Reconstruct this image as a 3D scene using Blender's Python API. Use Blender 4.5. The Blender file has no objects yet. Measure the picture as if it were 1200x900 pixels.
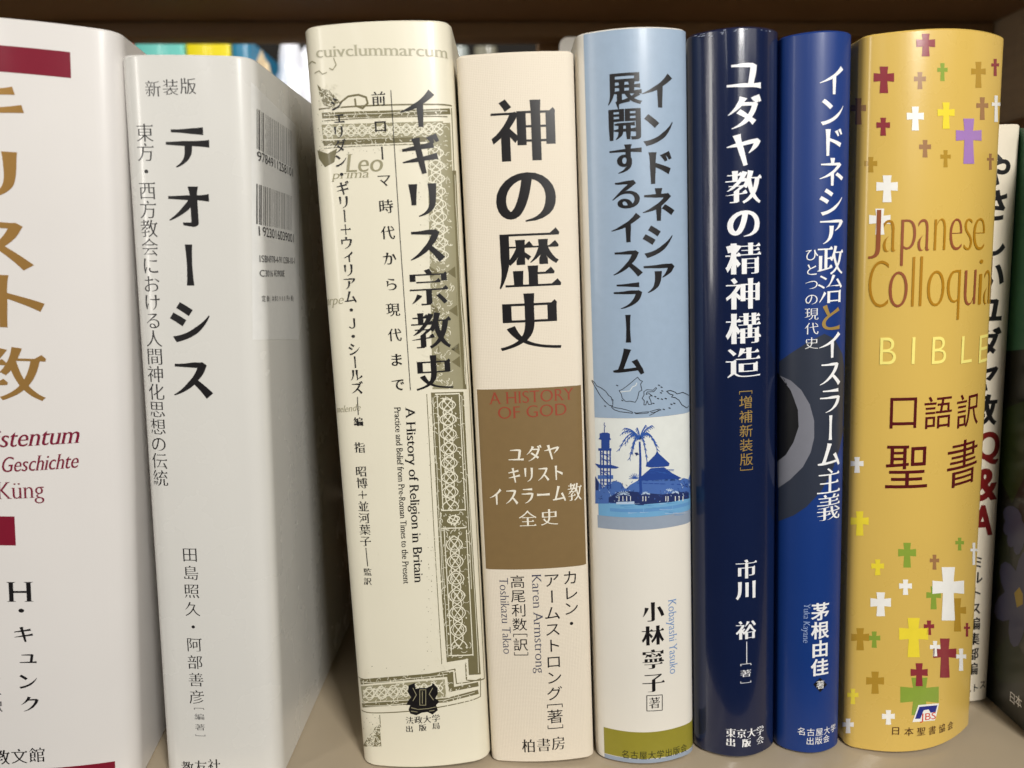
import bpy, bmesh, math, random
import numpy as np
from mathutils.geometry import delaunay_2d_cdt
from mathutils import Vector, Matrix, Euler

# ---------------------------------------------------------------- camera, light, exposure
scene = bpy.context.scene
COL = scene.collection
R = math.radians
F_PX = 920.0                      # focal length in pixels of the 1200 px wide photograph
PITCH = math.atan(0.16)           # the phone looks slightly down
CAM_H, CAM_D = 0.1564, 0.2285     # metres above the shelf, in front of the spines

cam = bpy.data.cameras.new("camera")
cam.sensor_width = 36.0
cam.lens = 36.0 * F_PX / 1200.0
cam.clip_start, cam.clip_end = 0.01, 50.0
cam.dof.use_dof = True
cam.dof.focus_distance = 0.236
cam.dof.aperture_fstop = 11.0
cam_ob = bpy.data.objects.new("camera", cam)
cam_ob.location = (0, -CAM_D, CAM_H)
cam_ob.rotation_euler = (R(90) - PITCH, 0, 0)
COL.objects.link(cam_ob)
scene.camera = cam_ob

world = bpy.data.worlds.new("World")
scene.world = world
world.use_nodes = True
bg = world.node_tree.nodes["Background"]
bg.inputs[0].default_value = (1.0, 0.90, 0.78, 1)
bg.inputs[1].default_value = 0.03

def area_lamp(name, loc, target, sx, sy, power, color):
    l = bpy.data.lights.new(name, 'AREA')
    l.shape = 'RECTANGLE'; l.size = sx; l.size_y = sy; l.energy = power; l.color = color
    o = bpy.data.objects.new(name, l)
    o.location = loc
    o.rotation_euler = (Vector(target) - Vector(loc)).to_track_quat('-Z', 'Y').to_euler()
    COL.objects.link(o)
    return o

# a tube to the front right that shines into the gap, weaker light from the far right, an added tall fill at left for spine streaks, rows of tubes running away, one tube in the aisle behind
area_lamp("front_right_tube", (0.27, -0.66, 0.60), (-0.02, 0, 0.16), 0.14, 0.42, 8.6, (1.0, 0.975, 0.93))
area_lamp("right_ceiling", (1.10, -1.10, 0.85), (0, 0, 0.13), 0.7, 0.5, 2.0, (1.0, 0.94, 0.86))
area_lamp("left_streak_fill", (-0.80, -0.80, 0.42), (0.05, 0, 0.14), 0.10, 0.75, 3.0, (1.0, 0.95, 0.88))
area_lamp("ceiling_row", (-1.35, -3.2, 1.25), (-1.35, -3.2, 0), 0.12, 3.8, 14.0, (1.0, 0.98, 0.95))
area_lamp("ceiling_row", (1.75, -3.0, 1.25), (1.75, -3.0, 0), 0.12, 3.8, 14.0, (1.0, 0.98, 0.95))
area_lamp("far_aisle_tube", (-0.15, 0.34, 0.85), (-0.15, 0.52, 0.3), 0.9, 0.05, 8.0, (1.0, 0.97, 0.93))

scene.view_settings.view_transform = 'Standard'
scene.view_settings.look = 'None'
scene.view_settings.exposure = -0.10
scene.view_settings.gamma = 1.0
scene.cycles.max_bounces = 8

# ---------------------------------------------------------------- materials
def lin(r, g, b):
    f = lambda c: (c / 255 / 12.92) if c / 255 <= 0.04045 else ((c / 255 + 0.055) / 1.055) ** 2.4
    return (f(r), f(g), f(b), 1.0)

def nodes(name):
    m = bpy.data.materials.new(name)
    m.use_nodes = True
    nt = m.node_tree
    return m, nt, nt.nodes["Principled BSDF"]

def mottle(nt, b, col, amount, scale, stretch=(1, 1, 1)):
    """slight unevenness of the print: noise in the object's own space"""
    tc = nt.nodes.new("ShaderNodeTexCoord")
    mp = nt.nodes.new("ShaderNodeMapping")
    mp.inputs['Scale'].default_value = stretch
    n = nt.nodes.new("ShaderNodeTexNoise")
    n.inputs['Scale'].default_value = scale
    n.inputs['Detail'].default_value = 5
    mx = nt.nodes.new("ShaderNodeMix"); mx.data_type = 'RGBA'
    nt.links.new(tc.outputs['Object'], mp.inputs['Vector'])
    nt.links.new(mp.outputs[0], n.inputs['Vector'])
    nt.links.new(n.outputs['Fac'], mx.inputs['Factor'])
    mx.inputs['A'].default_value = [c * (1 - amount) for c in col[:3]] + [1]
    mx.inputs['B'].default_value = [min(1, c * (1 + amount)) for c in col[:3]] + [1]
    nt.links.new(mx.outputs['Result'], b.inputs['Base Color'])
    return tc, mp, n

def jacket_mat(name, rgb, rough=0.32, coat=0.25, wrinkle=0.25, cloth=False, coat_rough=0.12):
    m, nt, b = nodes(name)
    col = lin(*rgb)
    tc, mp, n = mottle(nt, b, col, 0.03, 45)
    b.inputs['Roughness'].default_value = rough
    b.inputs['Coat Weight'].default_value = coat
    b.inputs['Coat Roughness'].default_value = coat_rough
    # long soft ripples of the film along the spine, plus fine dimples
    mp2 = nt.nodes.new("ShaderNodeMapping"); mp2.inputs['Scale'].default_value = (1, 1, 0.07)
    nt.links.new(tc.outputs['Object'], mp2.inputs['Vector'])
    n2 = nt.nodes.new("ShaderNodeTexNoise"); n2.inputs['Scale'].default_value = 160; n2.inputs['Detail'].default_value = 3
    nt.links.new(mp2.outputs[0], n2.inputs['Vector'])
    bp = nt.nodes.new("ShaderNodeBump"); bp.inputs['Strength'].default_value = wrinkle; bp.inputs['Distance'].default_value = 0.0006
    nt.links.new(n2.outputs['Fac'], bp.inputs['Height'])
    n3 = nt.nodes.new("ShaderNodeTexNoise"); n3.inputs['Scale'].default_value = 1500 if not cloth else 2500
    nt.links.new(tc.outputs['Object'], n3.inputs['Vector'])
    bp2 = nt.nodes.new("ShaderNodeBump"); bp2.inputs['Strength'].default_value = 0.10; bp2.inputs['Distance'].default_value = 0.0001
    nt.links.new(n3.outputs['Fac'], bp2.inputs['Height'])
    nt.links.new(bp.outputs[0], bp2.inputs['Normal'])
    last = bp2
    if cloth:
        for axis, sc in (('X', 1050), ('Z', 1150)):
            w = nt.nodes.new("ShaderNodeTexWave"); w.bands_direction = axis
            w.inputs['Scale'].default_value = sc * .62
            w.inputs['Distortion'].default_value = 1.2; w.inputs['Detail'].default_value = 2
            nt.links.new(tc.outputs['Object'], w.inputs['Vector'])
            bb = nt.nodes.new("ShaderNodeBump"); bb.inputs['Strength'].default_value = 0.22; bb.inputs['Distance'].default_value = 0.00012
            nt.links.new(w.outputs['Fac'], bb.inputs['Height'])
            nt.links.new(last.outputs[0], bb.inputs['Normal'])
            last = bb
    nt.links.new(last.outputs[0], b.inputs['Normal'])
    # worn patches: roughness varies
    mr = nt.nodes.new("ShaderNodeMapRange")
    mr.inputs['To Min'].default_value = rough - 0.04; mr.inputs['To Max'].default_value = rough + 0.06
    nt.links.new(n.outputs['Fac'], mr.inputs['Value'])
    nt.links.new(mr.outputs[0], b.inputs['Roughness'])
    return m

INKS = {}
def ink(rgb, rough=0.34, metallic=0.0, coat=0.2):
    k = (rgb, rough, metallic, coat)
    if k not in INKS:
        m, nt, b = nodes("ink")
        mottle(nt, b, lin(*rgb), 0.06, 400)
        b.inputs['Roughness'].default_value = rough
        b.inputs['Metallic'].default_value = metallic
        b.inputs['Coat Weight'].default_value = coat
        b.inputs['Coat Roughness'].default_value = 0.15
        INKS[k] = m
    return INKS[k]

def plain_mat(name, rgb, rough=0.5, amount=0.1, scale=30, stretch=(1, 1, 1), bump=0.0, coat=0.0):
    m, nt, b = nodes(name)
    tc, mp, n = mottle(nt, b, lin(*rgb), amount, scale, stretch)
    b.inputs['Roughness'].default_value = rough
    b.inputs['Coat Weight'].default_value = coat
    if bump:
        bp = nt.nodes.new("ShaderNodeBump"); bp.inputs['Strength'].default_value = bump; bp.inputs['Distance'].default_value = 0.0005
        nt.links.new(n.outputs['Fac'], bp.inputs['Height'])
        nt.links.new(bp.outputs[0], b.inputs['Normal'])
    return m

paper_mat = plain_mat("page_paper", (226, 214, 188), 0.8, 0.14, 900, (1, 0.02, 0.02), 0.3)

# ---------------------------------------------------------------- photograph measurements -> rays
CP, SP = math.cos(PITCH), math.sin(PITCH)
CAM = Vector((0, -CAM_D, CAM_H))
def ray(px, py):
    a, e = (px - 600) / F_PX, (450 - py) / F_PX
    return Vector((a, CP + e * SP, -SP + e * CP))
def on_y(px, py, y):
    d = ray(px, py); return CAM + d * ((y + CAM_D) / d.y)
def on_floor(px, py):
    d = ray(px, py); return CAM + d * (-CAM_H / d.z)

def mesh_object(name, bm, mats, parent=None, smooth=None):
    me = bpy.data.meshes.new(name)
    bm.normal_update()
    bm.to_mesh(me); bm.free()
    for m in (mats if isinstance(mats, (list, tuple)) else [mats]):
        me.materials.append(m)
    if smooth is not None:
        for p in me.polygons: p.use_smooth = True
        me.set_sharp_from_angle(angle=R(smooth))
    o = bpy.data.objects.new(name, me)
    COL.objects.link(o)
    if parent: o.parent = parent
    return o

def box(bm, x0, x1, y0, y1, z0, z1, bevel=0.0):
    r = bmesh.ops.create_cube(bm, size=1.0)
    for v in r['verts']:
        v.co = Vector(((x0 + x1) / 2 + v.co.x * (x1 - x0), (y0 + y1) / 2 + v.co.y * (y1 - y0), (z0 + z1) / 2 + v.co.z * (z1 - z0)))
    if bevel:
        es = list({e for v in r['verts'] for e in v.link_edges})
        bmesh.ops.bevel(bm, geom=es, offset=bevel, segments=2, affect='EDGES', profile=0.5)

# ---------------------------------------------------------------- lettering: glyph outlines reshaped into Ming / Gothic / roman faces
_fc = bpy.data.curves.new("lettering", 'FONT')
_fo = bpy.data.objects.new("lettering", _fc)
COL.objects.link(_fo)
_GL = {}
def raw_outline(text):
    if text in _GL: return _GL[text]
    _fc.body = text
    dg = bpy.context.evaluated_depsgraph_get(); dg.update()
    cu = _fo.to_curve(dg)
    polys = []
    for sp in cu.splines:
        bp = sp.bezier_points
        n = len(bp)
        if n < 3: continue
        pts = []
        for i in range(n):
            p0, p1 = bp[i], bp[(i + 1) % n]
            A, B, C_, D = p0.co.xy, p0.handle_right.xy, p1.handle_left.xy, p1.co.xy
            ch = D - A
            L = ch.length
            if L < 1e-6 and (B - A).length < 1e-6: continue
            dev = 0 if L < 1e-9 else max(abs(ch.cross(B - A)), abs(ch.cross(C_ - A))) / L
            pts.append(A.copy())
            if dev > 0.003:
                for k in range(1, 6):
                    t = k / 6; u = 1 - t
                    pts.append(A * u ** 3 + B * (3 * u * u * t) + C_ * (3 * u * t * t) + D * t ** 3)
        cl = []
        for p in pts:
            if not cl or (p - cl[-1]).length > 1e-4: cl.append(p)
        if len(cl) > 2 and (cl[0] - cl[-1]).length < 1e-4: cl.pop()
        if len(cl) > 2: polys.append(cl)
    _fo.to_curve_clear()
    _GL[text] = polys
    return polys

def area2(p):
    return sum(p[i].x * p[(i + 1) % len(p)].y - p[(i + 1) % len(p)].x * p[i].y for i in range(len(p)))

STYLES = {                       # a: change of upright strokes, b: of level strokes
    'ming_bold': dict(a=.033, b=-.017, uroko=.080, taper=.8, kana=(.036, .012)),
    'ming':      dict(a=.012, b=-.014, uroko=.070, taper=.8, kana=(.018, .000)),
    'ming_thin': dict(a=.000, b=-.015, uroko=.055, taper=.7, kana=(.000, -.008)),
    'gothic':    dict(a=.000, b=.000),
    'gothic_thin': dict(a=-.008, b=-.008),
    'gothic_heavy': dict(a=.042, b=.026),
    'gothic_bold': dict(a=.024, b=.014),
    'roman':     dict(a=.012, b=-.010, serif=.06),
    'roman_thin': dict(a=.000, b=-.016, serif=.055),
    'narrow_sans': dict(a=-.010, b=-.025),
}
KANA = set("テオーシスにおけるのイギリスからまでシェリダン・ギリーウィリアムジールズカレンアームストロングユダヤキリストイスラームドネ展開するひとつとやさしいミルトスュク")
_ST = {}
def styled(text, style):
    key = (text, style)
    if key in _ST: return _ST[key]
    S = STYLES[style]
    src = raw_outline(text)
    if not src: return []
    big = max(src, key=lambda p: abs(area2(p)))
    o = 1 if area2(big) > 0 else -1
    a, b = S['a'], S['b']
    if text in '＋［］': a = b = -.004
    if text in KANA and 'kana' in S: a, b = S['kana']
    out = []
    for poly in src:
        n = len(poly)
        # caps: short edges between two sharp convex corners
        def nrm(u, v):
            d = (v - u); L = d.length or 1e-9
            return Vector((d.y, -d.x)) * (o / L)
        N = [nrm(poly[i], poly[(i + 1) % n]) for i in range(n)]
        Ls = [(poly[(i + 1) % n] - poly[i]).length for i in range(n)]
        turn = []
        for i in range(n):
            d0 = poly[i] - poly[i - 1]; d1 = poly[(i + 1) % n] - poly[i]
            turn.append(math.atan2(d0.cross(d1), d0.dot(d1)) * o)
        caps = {i for i in range(n) if Ls[i] < .135 and turn[i] > .75 and turn[(i + 1) % n] > .75}
        # resample
        P, EN, cap_at, corner_at, convex = [], [], [], [], set()
        for i in range(n):
            A, B = poly[i], poly[(i + 1) % n]
            k = 1 if i in caps else max(1, int(math.ceil(Ls[i] / .07)))
            if i in caps: cap_at.append(len(P))
            if abs(turn[i]) > .5: corner_at.append(len(P))
            if turn[i] > .5: convex.add(len(P))
            for q in range(k):
                P.append(A.lerp(B, q / k)); EN.append(N[i])
        m = len(P)
        def dist(v): return a * v.x * v.x + b * v.y * v.y
        Q = []
        for i in range(m):
            n0, n1 = EN[i - 1], EN[i]
            d0, d1 = dist(n0), dist(n1)
            det = n0.x * n1.y - n0.y * n1.x
            if abs(det) < .25:
                v = (n0 + n1)
                if v.length < 1e-6: v = n0
                v.normalize()
                Q.append(P[i] + v * ((d0 + d1) / 2))
            else:
                Q.append(P[i] + Vector(((d0 * n1.y - d1 * n0.y) / det, (n0.x * d1 - n1.x * d0) / det)))
        ins = {}
        corner = set(corner_at)
        taper = S.get('taper', 0)
        for c in cap_at:
            i, j = c, (c + 1) % m
            nn = EN[c]
            if taper:
                x_, y_ = nn.x, nn.y
                go = 0
                if text in 'ー―—': go = -.25
                elif text in KANA:
                    if text in "シンジ" and x_ > .25 and y_ > .2: go = .85
                    elif text in "シンジ" and x_ < -.2 and y_ < -.2: go = -.2
                    elif x_ < -.2 and y_ < -.2: go = taper
                    elif x_ < -.85: go = .5
                    elif y_ < -.85: go = .3
                    elif x_ > .85: go = -.4
                    else: go = -.3
                elif x_ < -.2 and y_ < -.1: go = taper
                elif y_ > .85: go = -.15
                if go:
                    sa, sb = [(Q[i].copy(), i, 0.0)], [(Q[j].copy(), j, 0.0)]
                    for lst, step in ((sa, -1), (sb, 1)):
                        k = lst[0][1]; acc = 0
                        while acc < .5:
                            k2 = (k + step) % m
                            acc += (Q[k2] - Q[k]).length
                            lst.append((Q[k2].copy(), k2, acc)); k = k2
                            if k in corner or len(lst) > 12: break
                    T = min(sa[-1][2], sb[-1][2], .45) * .95
                    if T > .05:
                        def at(lst, t):
                            for u in range(len(lst) - 1):
                                if lst[u + 1][2] >= t:
                                    f = (t - lst[u][2]) / max(1e-6, lst[u + 1][2] - lst[u][2])
                                    return lst[u][0].lerp(lst[u + 1][0], f)
                            return lst[-1][0]
                        for lst, other in ((sa, sb), (sb, sa)):
                            for (p, idx, t) in lst:
                                if t < T:
                                    Q[idx] = p.lerp((p + at(other, t)) / 2, go * (1 - t / T))
                    if text in KANA or go > 0: continue
            u = S.get('uroko', 0)
            if u and text not in KANA and nn.x > .9 and Ls:
                # right end of a level stroke: little triangle on its upper edge
                top = i if Q[i].y > Q[j].y else j
                ins[top] = (u, 1 if top == i else -1)
            s = S.get('serif', 0)
            if s and abs(nn.y) > .93:
                sg = 1 if nn.y > 0 else -1
                h = .028
                pi, pj = Q[i], Q[j]
                dx = 1 if pj.x > pi.x else -1
                full = True
                ei = s; ej = s
                if sg > 0 and abs(max(pi.y, pj.y) - .686) > .05 and text == text.lower():
                    pass
                if sg > 0 and .4 < pi.y < .6:      # top of a small letter's stem: flag on the left only
                    if dx > 0: ej = .0
                    else: ei = .0
                ins[('s', i)] = [pi + Vector((0, -sg * h)), pi + Vector((-dx * ei, -sg * h * .3)), pi + Vector((-dx * ei, 0))]
                ins[('s', j)] = [pj + Vector((dx * ej, 0)), pj + Vector((dx * ej, -sg * h * .3)), pj + Vector((0, -sg * h))]
        if S.get('uroko') and text not in KANA:
            # shoulder of a box: level top edge meeting an upright right side
            for i in corner_at:
                e0, e1 = EN[i - 1], EN[i]
                pair = sorted((e0, e1), key=lambda v: v.y)
                if pair[1].y > .97 and pair[0].x > .97 and i in convex and i not in ins and i not in cap_at and (i - 1) % m not in cap_at:
                    ins[i] = (S['uroko'] * .6, 1 if e0.y > .9 else -1)
        res = []
        for i in range(m):
            if ('s', i) in ins:
                res += ins[('s', i)]
            elif i in ins:
                u, d = ins[i]
                V = Q[i]
                tri = [V + Vector((-u * 1.7, 0)), V + Vector((-u * .55, u * .95)), V + Vector((u * .12, u * .05))]
                res += tri if d > 0 else tri[::-1]
            else:
                res.append(Q[i])
        out.append(res)
    _ST[key] = out
    return out

# ---------------------------------------------------------------- books
class Book:
    pass

def profile(w, bulge, r, depth, skew=0.0):
    """outline of the binding seen from above: left board, spine, right board"""
    hw = w / 2
    ys = lambda x: -bulge * (1 - (x / hw) ** 2) + skew * x      # skew: a spine rolled out of square
    pts = [(-hw, depth), (-hw, depth * .5)]
    n = 8
    y0 = r
    xs = hw - r
    # left corner as a quadratic curve
    P0, P1, P2 = Vector((-hw, ys(-hw) + r)), Vector((-hw, ys(-hw))), Vector((-xs, ys(-xs)))
    for i in range(n + 1):
        t = i / n; p = P0 * (1 - t) ** 2 + P1 * 2 * t * (1 - t) + P2 * t * t
        pts.append((p.x, p.y))
    k = 28
    for i in range(1, k):
        x = -xs + 2 * xs * i / k
        pts.append((x, ys(x)))
    P0, P1, P2 = Vector((hw, ys(hw) + r)), Vector((hw, ys(hw))), Vector((xs, ys(xs)))
    for i in range(n, -1, -1):
        t = i / n; p = P0 * (1 - t) ** 2 + P1 * 2 * t * (1 - t) + P2 * t * t
        pts.append((p.x, p.y))
    pts += [(hw, depth * .5), (hw, depth)]
    return [Vector(p) for p in pts]

def make_book(name, label, px, bulge, r, depth, mat, yaw=0.0, board=0.0022, group="books standing on the shelf", place=None, front_y=None, category="book", height=None, paper=None, skew=0.0):
    """px = (xTL, xTR, yT), (xBL, xBR, yB), y of spine's top centre, y of its foot"""
    B = Book()
    if place:
        w, h, x0, yf, lean = place
    else:
        (xtl, xtr, yt), (xbl, xbr, yb), ytc, ybc = px
        yf = on_floor((xbl + xbr) / 2, ybc).y if front_y is None else front_y
        pl = yf + bulge
        mt, mb = on_y((xtl + xtr) / 2, yt, pl), on_y((xbl + xbr) / 2, yb, pl)
        lean = math.atan2(mt.x - mb.x, mt.z - mb.z)
        w = .5 * (on_y(xtr, yt, pl).x - on_y(xtl, yt, pl).x) + .5 * (on_y(xbr, yb, pl).x - on_y(xbl, yb, pl).x)
        w *= math.cos(lean)
        h = on_y((xtl + xtr) / 2, ytc, yf).z / math.cos(lean)
        x0 = mb.x - mb.z * math.tan(lean)
    root = bpy.data.objects.new(name, None)
    root.empty_display_size = 0.01
    COL.objects.link(root)
    root.location = (x0, yf + bulge, abs(math.sin(lean)) * w / 2 + 0.0003)
    root.rotation_euler = Euler((0, lean, yaw), 'XYZ')
    root['label'] = label; root['category'] = category; root['group'] = group
    B.root, B.w, B.h, B.depth = root, w, h, depth
    B.M = Matrix.Translation(root.location) @ root.rotation_euler.to_matrix().to_4x4()
    B.Mi = B.M.inverted()
    B.prof = profile(w, bulge, r, depth, skew)
    pr = B.prof
    s = [0.0]
    for i in range(1, len(pr)): s.append(s[-1] + (pr[i] - pr[i - 1]).length)
    B.s = s
    B.n = []
    for i in range(len(pr)):
        d = (pr[min(i + 1, len(pr) - 1)] - pr[max(i - 1, 0)]).normalized()
        B.n.append(Vector((d.y, -d.x)))
    # binding: shell with real board thickness, slightly rounded rims
    bm = bmesh.new()
    e = 0.0005
    loops = []
    def loop(off, z):
        return [bm.verts.new((p.x + q.x * off, p.y + q.y * off, z)) for p, q in zip(pr, B.n)]
    seq = [(-e, 0), (0, e)] + [(0, h * k / 12) for k in range(1, 12)] + [(0, h - e), (-e, h), (-board + e, h), (-board, h - e), (-board, e), (-board + e, 0)]
    for off, z in seq: loops.append(loop(off, z))
    L = len(loops)
    for a in range(L):
        A, C_ = loops[a], loops[(a + 1) % L]
        for i in range(len(pr) - 1):
            bm.faces.new((A[i], A[i + 1], C_[i + 1], C_[i]))
    for end in (0, -1):
        bm.faces.new([l[end] for l in loops][::(1 if end == 0 else -1)])
    bmesh.ops.recalc_face_normals(bm, faces=bm.faces)
    B.jacket = mesh_object("jacket", bm, mat, root, smooth=40)
    bm = bmesh.new()
    box(bm, -w / 2 + board + .0002, w / 2 - board - .0002, max(.004, r * .5) + abs(skew) * w / 2, depth - .004, .003, h - .003)
    mesh_object("page_block", bm, paper or paper_mat, root)
    B.layer = 0
    return B

def _sight(B, px, py):
    o = B.Mi @ CAM
    d = B.Mi.to_3x3() @ ray(px, py)
    best = None
    pr = B.prof
    for i in range(len(pr) - 1):
        p, q = pr[i], pr[i + 1]
        e = q - p
        det = e.x * d.y - d.x * e.y
        if abs(det) < 1e-12: continue
        rx, ry = p.x - o.x, p.y - o.y
        t = (e.x * ry - rx * e.y) / det
        u = (d.x * ry - d.y * rx) / det
        if t > 0 and -1e-6 <= u <= 1 + 1e-6 and (best is None or t < best[0]):
            best = (t, B.s[i] + u * e.length, o.z + t * d.z)
    return Vector((best[1], best[2])) if best else None

def hit(B, px, py):
    """where the line of sight through a measured point meets the binding: (distance round the binding, height)"""
    for k in range(0, 90):
        for sg in (1, -1):
            r_ = _sight(B, px + sg * k, py)
            if r_: return r_
    raise ValueError("no hit %s %s" % (px, py))

def surf(B, s, z, off):
    S_ = B.s
    s = min(max(s, 0), S_[-1])
    lo, hi = 0, len(S_) - 1
    while hi - lo > 1:
        m = (lo + hi) // 2
        if S_[m] <= s: lo = m
        else: hi = m
    f = (s - S_[lo]) / max(1e-9, S_[hi] - S_[lo])
    p = B.prof[lo].lerp(B.prof[hi], f)
    n = B.n[lo].lerp(B.n[hi], f).normalized()
    return Vector((p.x + n.x * off, p.y + n.y * off, z))

def fill(t, polys, K):
    """triangulate outlines that may cross themselves; keep what they wind round"""
    co, ed = [], []
    for q in polys:
        n0 = len(co)
        for v in q: co.append(Vector((v.x * K, v.y * K)))
        ed += [(n0 + k, n0 + (k + 1) % len(q)) for k in range(len(q))]
    big = max(polys, key=lambda p: abs(area2(p)))
    sign = 1 if area2(big) > 0 else -1
    vs, es, fs = delaunay_2d_cdt(co, ed, [], 0, 1e-5)[:3]
    if not fs: return
    A = np.array([co[a] for a, b in ed]); Bp = np.array([co[b] for a, b in ed])
    C_ = np.array([[sum(vs[k].x for k in f) / 3, sum(vs[k].y for k in f) / 3] for f in fs])
    px, py = C_[:, 0][:, None], C_[:, 1][:, None]
    left = (Bp[:, 0] - A[:, 0]) * (py - A[:, 1]) - (px - A[:, 0]) * (Bp[:, 1] - A[:, 1])
    up = (A[:, 1] <= py) & (Bp[:, 1] > py) & (left > 0)
    dn = (A[:, 1] > py) & (Bp[:, 1] <= py) & (left < 0)
    w = (up.sum(1) - dn.sum(1)) * sign
    bv = [t.verts.new((v.x, v.y, 0)) for v in vs]
    for f, k in zip(fs, w):
        if k > 0:
            try: t.faces.new([bv[x] for x in f])
            except ValueError: pass
    bmesh.ops.delete(t, geom=[v for v in t.verts if not v.link_faces], context='VERTS')

class Print:
    """printed matter of one part: flat outlines in (distance round the binding, height), laid on the binding"""
    def __init__(self, B, name, layer=1, on=None):
        self.B, self.name, self.layer, self.on = B, name, layer, on
        self.jobs = []           # (material, [polygons])
    def add(self, mat, polys):
        self.jobs.append((mat, polys))
    # -- lettering
    def put(self, mat, style, ch, cx, cz, ew, eh, rot=False, shift=(0, 0), slant=0):
        ew *= .955; eh *= .94
        polys = []
        for poly in styled(ch, style):
            q = []
            for p in poly:
                x, y = p.x - .5, p.y - .38
                if rot: x, y = y, -x
                x += shift[0] + slant * y; y += shift[1]
                q.append(Vector((cx + x * ew, cz + y * eh)))
            polys.append(q)
        self.add(mat, polys)
    def column(self, mat, style, text, p0, p1, w, tall=1.0, drift=True):
        B = self.B
        a, b = hit(B, *p0), hit(B, *p1)
        e = .5 * ((hit(B, p0[0] + w / 2, p0[1]) - hit(B, p0[0] - w / 2, p0[1])).x + (hit(B, p1[0] + w / 2, p1[1]) - hit(B, p1[0] - w / 2, p1[1])).x)
        eh = e * tall
        cell = [.46 if ch in "［］" else 1.0 for ch in text]
        mats = mat if isinstance(mat, dict) else None
        n = len(text)
        if n == 1: eh = a.y - b.y
        free = (a.y - b.y - eh * sum(cell)) / max(1, n - 1)
        acc = 0.0
        for i, ch in enumerate(text):
            zc = a.y - acc - cell[i] * eh / 2
            acc += cell[i] * eh + free
            if ch == ' ': continue
            f = (a.y - zc) / max(1e-9, a.y - b.y)
            s = a.x + (b.x - a.x) * f
            sh = (.1, .08) if ch in "ィェュッャ" else (0, 0)
            if ch == "［": sh = (0, .27)
            if ch == "］": sh = (0, -.27)
            m = mats.get(i, mats[None]) if mats else mat
            self.put(m, style, ch, s, zc, e, eh, ch in "ー—［］―", sh)
    def row(self, mat, style, text, p0, p1, h, wide=None):
        B = self.B
        a, b = hit(B, *p0), hit(B, *p1)
        eh = .5 * ((hit(B, p0[0], p0[1] - h / 2) - hit(B, p0[0], p0[1] + h / 2)).y + (hit(B, p1[0], p1[1] - h / 2) - hit(B, p1[0], p1[1] + h / 2)).y)
        n = len(text)
        Lr = b.x - a.x
        ew = eh if wide is None else eh * wide
        if n * ew > Lr: ew = Lr / n
        pitch = (Lr - ew) / max(1, n - 1)
        for i, ch in enumerate(text):
            f = i / max(1, n - 1)
            self.put(mat, style, ch, a.x + ew / 2 + pitch * i, a.y + (b.y - a.y) * f, ew, eh)
    def latin(self, mat, style, text, p0, p1, h, slant=0):
        """level line of roman letters; p0, p1 = its ends on the base line, h = height of its tallest letter"""
        B = self.B
        a, b = hit(B, *p0), hit(B, *p1)
        pol = styled(text, style)
        x0 = min(p.x for q in pol for p in q); x1 = max(p.x for q in pol for p in q); y1 = max(p.y for q in pol for p in q)
        sx = (b.x - a.x) / (x1 - x0)
        sy = (hit(B, p0[0], p0[1] - h) - a).y / y1
        self.add(mat, [[Vector((a.x + (p.x - x0) * sx + slant * p.y * sy, a.y + (b.y - a.y) * (p.x - x0) / (x1 - x0) + p.y * sy)) for p in q] for q in pol])
    def latin_down(self, mat, style, text, p0, p1, h, slant=0):
        """line of roman letters turned to read downwards; p0, p1 = ends of its base line (its left side)"""
        B = self.B
        a, b = hit(B, *p0), hit(B, *p1)
        pol = styled(text, style)
        x0 = min(p.x for q in pol for p in q); x1 = max(p.x for q in pol for p in q); y1 = max(p.y for q in pol for p in q)
        L_ = a.y - b.y
        sy = (hit(B, p0[0] + h, p0[1]) - a).x / y1
        self.add(mat, [[Vector((a.x + (b.x - a.x) * (p.x - x0) / (x1 - x0) + p.y * sy, a.y - (p.x - x0) / (x1 - x0) * L_)) for p in q] for q in pol])
    def glyph_box(self, mat, style, ch, x0, y0, x1, y1):
        B = self.B
        pol = styled(ch, style)
        gx0 = min(p.x for q in pol for p in q); gx1 = max(p.x for q in pol for p in q)
        gy0 = min(p.y for q in pol for p in q); gy1 = max(p.y for q in pol for p in q)
        ym, xm = (y0 + y1) / 2, (x0 + x1) / 2
        sa, sb = hit(B, x0, ym).x, hit(B, x1, ym).x
        zt, zb = hit(B, xm, y0).y, hit(B, xm, y1).y
        self.add(mat, [[Vector((sa + (p.x - gx0) / (gx1 - gx0) * (sb - sa), zb + (p.y - gy0) / (gy1 - gy0) * (zt - zb))) for p in q] for q in pol])
    # -- drawing
    def poly(self, mat, pts):
        q = []
        n = len(pts)
        for i in range(n):
            a, b = Vector(pts[i]), Vector(pts[(i + 1) % n])
            k = max(1, int((b - a).length / 6))
            for j in range(k):
                p = a.lerp(b, j / k); q.append(hit(self.B, p.x, p.y))
        self.add(mat, [q])
    def line(self, mat, pts, wpx, wpx_end=None, closed=False):
        B = self.B
        c = [hit(B, *p) for p in pts]
        if closed: c.append(c[0])
        x, y = pts[len(pts) // 2]
        unit = abs((hit(B, x + 1, y) - hit(B, x - 1, y)).x) / 2 or 0.00024
        unit = min(max(unit, .0002), .0004)
        we = wpx if wpx_end is None else wpx_end
        n = len(c)
        for i in range(n - 1):
            a, b = c[i], c[i + 1]
            d = b - a
            if d.length < 1e-7: continue
            d.normalize()
            nn = Vector((-d.y, d.x))
            w0 = (wpx + (we - wpx) * i / (n - 1)) * unit / 2
            w1 = (wpx + (we - wpx) * (i + 1) / (n - 1)) * unit / 2
            ext = d * min(w0, w1) * .5
            self.jobs.append((mat, ('quad', [a - ext + nn * w0, b + ext + nn * w1, b + ext - nn * w1, a - ext - nn * w0])))
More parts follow.
